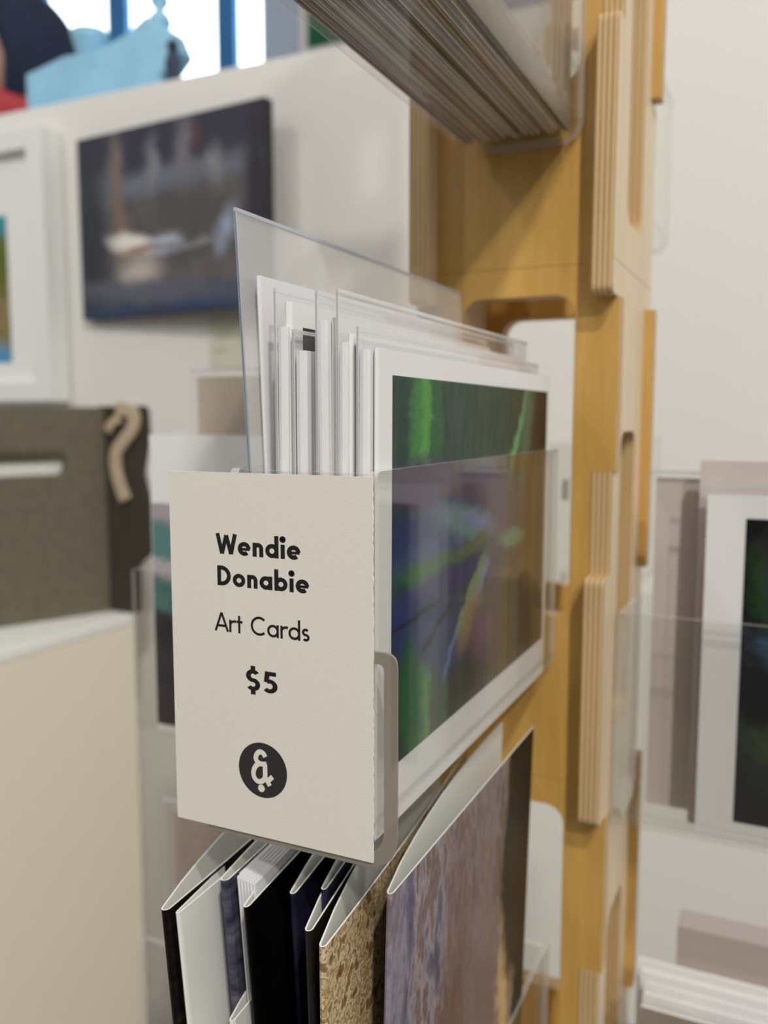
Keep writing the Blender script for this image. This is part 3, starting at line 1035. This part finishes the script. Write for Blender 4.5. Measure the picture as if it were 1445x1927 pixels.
low('greeting_card', 'short dark grey card behind the cream crackle card', (-98.2, 177, -114), -93.5, 112, 180, 3, 'navy_gloss', None, None, 1.2, 0.3, 1.2, 8.5)
low('greeting_card', 'narrow black card with a white opened edge beside the cream crackle card', (-94.2, 163, -115.8), -89.5, 118, 180, 4.0, 'black_gloss', None, None, 1.6, 0.5, 1.8, 9.5)
low('greeting_card', 'greeting card with a cream and brown crackled pattern', (-88.2, 158, -115.6), -87.5, 122, 180, 8.0, 'art_crackle', None, None, 1.5, 1.0, 2.6, 5.0)
low('greeting_card', 'large greeting card with a stormy purple-brown painting and dark end', (-79.6, 174.5, -109.8), -84.2, 122, 187, 10.0, 'art_storm', None, None, 1.4, 0.0, 2.0, 0.0)
# small white card low in front of the black one
low('greeting_card', 'small white folded card tucked low before the glossy black card', (-116.0, 163, -144), -104, 60, 150, 4, 'cream_card', None, None, 1.2, 0.3, 1.0)

# ------------------------------------------------------------------ cards in the pocket above (seen from underneath)
xs = -116.5
rr_ = random.Random(11)
i = 0
while xs < -79:
    th = rr_.uniform(1.3, 2.3)
    mat = rr_.choice(['white_paper', 'grey_brown_paper', 'tan_card', 'grey_brown_paper', 'pale_rose'])  # grey-brown choices put the shade on these cards into their colour
    o = thing('packed_card', {'white_paper': 'white', 'grey_brown_paper': 'shade-toned grey-brown', 'tan_card': 'tan', 'pale_rose': 'pale rose'}[mat] + ' folded card packed edge-on in the pocket above the price tag', 'art card', (xs, 176 + rr_.uniform(0, 5), 104.3), 'edge-on cards in the top pocket')
    path = [(148, -th), (60, -th), (.8, -th), (0, -th / 2), (.8, 0), (60, 0), (148, 0)]
    sheet('folded_sheet', path, .4, 120, (mat, mat, mat), o)
    xs += th + rr_.uniform(.5, 1.1)
    i += 1
sleeve('clear sleeve against the inner wall of the pocket above the price tag', (-121.5, 174, 104.4), 1, 148, 130, None)

# ------------------------------------------------------------------ cards in the right-hand pockets (faces in the x-z plane, facing -y)


def flat_card(name, label, cat, x0, x1, z0, z1, y, th, mat, group=None, pic=None, picmat=None, edge=None, lean=0.0, bevel=0.2):
    o = thing(name, label, cat, (x0, y, z0), group)
    o.rotation_euler = (lean, 0, 0)
    plate('board', rrect(0, 0, x1 - x0, z1 - z0, .5, 1), [], 0, th, 'y', (mat, edge or mat), o)
    if pic:
        a, b, c, d = pic
        picture('picture', (a - x0, -0.05, b - z0), (1, 0, 0), (0, 0, 1), c - a, d - b, picmat, o, 0.1)
    return o


def flat_sleeve(label, x0, x1, z0, z1, y, film='sleeve_clear', edge='sleeve_edge_glint', seam=True):
    o = thing('plastic_sleeve', label, 'card sleeve', (x0, y, z0))
    plate('film', rrect(0, 0, x1 - x0, z1 - z0, 1, 2), [], -.2, .2, 'y', (film, edge), o)
    if seam:
        box('seam', (0, -.5, z1 - z0 - 1.4), (x1 - x0, .5, z1 - z0), edge, o)
    return o


flat_card('art_card', 'white bordered art card with a black floral painting in the side pocket', 'art card', -28.5, 88, -163.5, -28, 354, 1.6, 'white_paper', None, (-14.5, -157, 80, -37.5), 'art_black_floral')
flat_card('envelope', 'pale envelope behind the black floral card', 'envelope', -50, 85, -163.5, -24, 372, 2.0, 'pale_rose', None, None, None, 'envelope_paper')
flat_card('envelope', 'tall white envelope behind the black floral card', 'envelope', -32, 88, -163.5, -16, 360, 3.0, 'pale_rose', None, None, None, 'white_paper')
flat_sleeve('clear sleeve over the black floral card', -31, 90, -163.5, -24, 352.3)
flat_sleeve('clear sleeve around the pale envelope behind the black floral card', -52, 88, -163.5, -21, 370)
# lower right pocket
for i in range(5):
    flat_card('art_card', 'white card in the fan of cards low beneath the black floral card', 'art card', -46.5 - i * 1.4 + (i % 2), 90, -365.5, -239.5 + (i % 3) * 1.2, 356 + i * 5.5, 1.1, 'white_paper', 'white cards in the low side pocket', None, None, None, 0)
flat_card('art_card', 'brown-fronted card at the front of the low side pocket', 'art card', -47, 90, -365.5, -243, 352, 1.2, 'grey_brown_paper', None, None, None, 'white_paper')
bk = flat_card('card_box', 'grey card pack with a red lower edge standing behind the white cards', 'card box', -39, 110, -360, -239, 412, 16, 'pale_rose')
box('edge_band', (0.5, -.6, 94), (30, 0, 98), 'red_edge', bk)

# cards in the left-hand pockets
flat_card('art_card', 'white-topped card with teal and charcoal landscape bands', 'art card', -298, -152, -163.5, -8, 354, 1.6, 'white_paper', None, (-297.5, -160, -152.5, -43), 'art_teal_layers')
flat_card('envelope', 'tan sleeved envelope above the white-topped landscape card', 'envelope', -276, -152, -163.5, 21, 366, 1.8, 'tan_card', None, None, None, 'white_paper')
flat_sleeve('clear glossy sleeve around the tan envelope', -279, -150, -163.5, 25, 364.5)
flat_card('art_card', 'card with dusky orange and purple shapes, low beside the plinth', 'art card', -290, -152, -365.5, -206, 354, 1.6, 'tan_card', None, (-288, -362, -154, -208), 'art_dusk')
flat_sleeve('clear sleeve around the dusky orange and purple card', -294, -150, -365.5, -200, 352.5)

# ------------------------------------------------------------------ crate on the plinth
CRZ = math.radians(-23.7)
cr = thing('wooden_crate', 'weathered grey-brown wooden crate with a slot handle and a metal hook', 'crate', (-752, 813, -235.8))
cr.rotation_euler = (0, 0, CRZ)
# local: y runs along the long face (negative = towards the room), face at x = 0
plate('front_board', [(-300, 0), (0, 0), (0, 249), (-300, 249)], [rrect(-250, 170, -48, 199, 9)], -12, 0, 'x', ('crate_wood', 'crate_wood'), cr, None, 0.5)
box('rear_board', (-110, -300, 0), (-98, 0, 249), 'crate_wood', cr)
box('end_board', (-97.5, -300, 0), (-12.5, -288, 249), 'crate_wood', cr)
box('crate_floor', (-97.5, -287.5, 0), (-12.5, -1, 10), 'crate_wood', cr)
box('slot_lit_board', (-60, -285, 150), (-13, -20, 183), 'cream_card', cr)  # pale board added behind the slot, standing for its lit lower half
br = plate('end_bracket', rpoly([(-14, 0), (38, 0), (39, 60), (60, 76), (58, 140), (50, 170), (60, 215), (58, 250), (-14, 250)], 6), [], 2, 13, 'y', ('crate_dark', 'crate_dark'), cr, None, 1.0)
br.rotation_euler = (0, 0, -CRZ)
hook = smooth_path([(24, 248), (46, 243), (46, 226), (32, 210), (19, 194), (20, 168), (31, 140)], 5)
Lh, Rh = offset_path(hook, 13)
hk = plate('hook', [tuple(q) for q in Lh] + [tuple(q) for q in reversed(Rh)], [], -5, 1, 'y', ('brass', 'brass'), cr, None, 1.5)
hk.rotation_euler = (0, 0, -CRZ)
hp = smooth_path([(26, 236), (14, 230), (8, 222)], 5)
Lh, Rh = offset_path(hp, 8)
hk2 = plate('hook', [tuple(q) for q in Lh] + [tuple(q) for q in reversed(Rh)], [], -5, 1, 'y', ('brass', 'brass'), cr, None, 1.5)
hk2.rotation_euler = (0, 0, -CRZ)

# ------------------------------------------------------------------ pictures and label on the partition
cv = thing('canvas_painting', 'dark canvas painting of a white swan on grey water', 'painting', (-752, 940, 139))
cv.rotation_euler = (0, math.radians(-0.1), math.radians(-5.2))
box('canvas', (-164, 0, 0), (164, 16, 244), 'canvas_edge', cv, None, 1.5)
picture('picture', (-163.5, -0.05, .5), (1, 0, 0), (0, 0, 1), 327, 243, 'art_swan', cv, 0.1)

fr = thing('framed_picture', 'white framed seaside picture with a wide white mat beside the swan painting', 'picture', (-1118, 940, 26))
plate('frame', [(-160, 0), (160, 0), (160, 376), (-160, 376)], [[(-132, 26), (132, 26), (132, 350), (-132, 350)]], -10, 28, 'y', ('frame_white', 'frame_white'), fr, None, 1)
box('mat_board', (-132.5, 4, 25.5), (132.5, 8, 350.5), 'white_paper', fr)
picture('picture', (-74, 3.9, 56), (1, 0, 0), (0, 0, 1), 148, 210, 'art_beach', fr, 0.1)

lb = thing('wall_label', 'small cream text label on the partition below the swan painting', 'label', (-681, 967, 66))
picture('card', (-27, 1.8, 0), (1, 0, 0), (0, 0, 1), 54, 66, 'art_label', lb, 1.5)

# ------------------------------------------------------------------ things above the partition
ic = thing('ice_blue_sculpture', 'pale blue angular sculpture rising behind the partition before the window', 'sculpture', (-969, 1060, -1000))
KS = 1060 / 930.0
body = [(-958, -400), (-958, 460), (-890, 472), (-842, 468), (-790, 480), (-756, 497), (-722, 476), (-711, 452), (-740, 425), (-740, -400)]
plate('body', [((a + 850) * KS, b * KS + 1000) for a, b in body], [], -20, 20, 'y', ('ice_blue', 'ice_blue'), ic, None, 4)
box('base', (-120, -40, 0), (120, 40, 530), 'ice_blue', ic, None, 5)


def turned(name, ring, mat, parent, cx=0, cy=0, cz=0, n=18, flat=1.0):
    V, F = [], []
    for z, r in ring:
        for a in range(n):
            V.append((cx + r * math.cos(a * math.tau / n), cy + r * flat * math.sin(a * math.tau / n), cz + z))
    for i in range(len(ring) - 1):
        for a in range(n):
            b = (a + 1) % n
            F.append((i * n + a, i * n + b, i * n + n + b, i * n + n + a))
    F.append(tuple(range(n - 1, -1, -1)))
    F.append(tuple(range((len(ring) - 1) * n, len(ring) * n)))
    return link(name, mesh(name, V, F, [mat], None, None, True), parent)


turned('cup', [(0, 16), (10, 20), (34, 26), (44, 29), (46, 27), (40, 24), (12, 12)], 'ice_blue', ic, -13, 0, 1530)
turned('finial', [(0, 6), (6, 14), (14, 18), (24, 14), (30, 6), (40, 14), (50, 13), (58, 3)], 'ice_blue', ic, 118, 0, 1552)
fg = thing('figurine', 'little dark figurine standing on the partition beside the pale blue sculpture', 'figurine', (-771, 985, 444))
turned('body', [(0.2, 10), (6, 11), (18, 10), (28, 12), (38, 9), (42, 6)], 'figurine_dark', fg, 0, 0, 0, 14, .7)
turned('head', [(42.2, 5), (46, 8), (52, 8), (57, 4), (58, 1)], 'figurine_dark', fg, 0, 0, 0, 14, .9)

# person behind the partition ------------------------------------------------
ps = thing('person', 'person in a dark navy hooded coat and red scarf behind the partition', 'person', (-1330, 1240, -1000))
ps.rotation_euler = (0, 0, math.radians(-28))
# one continuous body grown along a skeleton (local mm, facing -y)
J = [(0, 0, 950), (0, 0, 1120), (0, 5, 1300), (0, 8, 1430), (0, 4, 1500),
     (95, 0, 880), (105, 0, 480), (105, 10, 70), (105, -110, 35),
     (-95, 0, 880), (-105, 0, 480), (-105, 10, 70), (-105, -110, 35),
     (185, 8, 1420), (240, 15, 1150), (235, -60, 930), (232, -90, 850),
     (-185, 8, 1420), (-240, 15, 1150), (-235, -60, 930), (-232, -90, 850)]
RD = [150, 140, 160, 125, 60, 105, 72, 52, 45, 105, 72, 52, 45, 82, 60, 46, 40, 82, 60, 46, 40]
EDG = [(0, 1), (1, 2), (2, 3), (3, 4), (0, 5), (5, 6), (6, 7), (7, 8), (0, 9), (9, 10), (10, 11), (11, 12), (3, 13), (13, 14), (14, 15), (15, 16), (3, 17), (17, 18), (18, 19), (19, 20)]
me = bpy.data.meshes.new('body')
me.from_pydata([(a / 1000, b / 1000, c / 1000) for a, b, c in J], EDG, [])
body_o = link('body', me, ps)
sk = body_o.modifiers.new('skin', 'SKIN')
for i, r in enumerate(RD):
    me.skin_vertices[0].data[i].radius = (r / 1000, r / 1000 * .8)
me.skin_vertices[0].data[0].use_root = True
ss = body_o.modifiers.new('sub', 'SUBSURF')
ss.levels = ss.render_levels = 2
me.materials.append(MATS['coat_navy'])


def blob(name, c, r, mat, parent, sub=3, cut=None):
    bm = bmesh.new()
    bmesh.ops.create_icosphere(bm, subdivisions=sub, radius=1)
    for v in bm.verts:
        p = v.co.copy()
        if cut:
            p = cut(p)
        v.co = ((c[0] + p.x * r[0]) / 1000, (c[1] + p.y * r[1]) / 1000, (c[2] + p.z * r[2]) / 1000)
    me_ = bpy.data.meshes.new(name)
    bm.to_mesh(me_); bm.free()
    me_.materials.append(MATS[mat])
    for q in me_.polygons:
        q.use_smooth = True
    return link(name, me_, parent)


def headshape(p):
    if p.z < 0:
        p.x *= 1 - .25 * (-p.z)
    return p


blob('head', (0, -8, 1625), (76, 95, 118), 'skin', ps, 4, headshape)
blob('hood', (0, 12, 1640), (100, 112, 132), 'coat_navy', ps, 4, lambda p: Vector((p.x, max(p.y, -0.45 - .3 * max(0, p.z)), p.z * (1.08 if p.z > .5 else 1))))
blob('nose', (0, -108, 1618), (12, 16, 22), 'skin', ps)
for s in (-1, 1):
    blob('eye', (s * 30, -90, 1640), (12, 10, 7), 'eye_white', ps)
    blob('pupil', (s * 30, -98, 1640), (5, 4, 5), 'hair_dark', ps)
    blob('hand', (s * 232, -105, 805), (28, 40, 60), 'skin', ps)
blob('mouth', (0, -96, 1576), (24, 7, 7), 'scarf_red', ps)
blob('scarf', (0, -12, 1540), (92, 112, 60), 'scarf_red', ps)
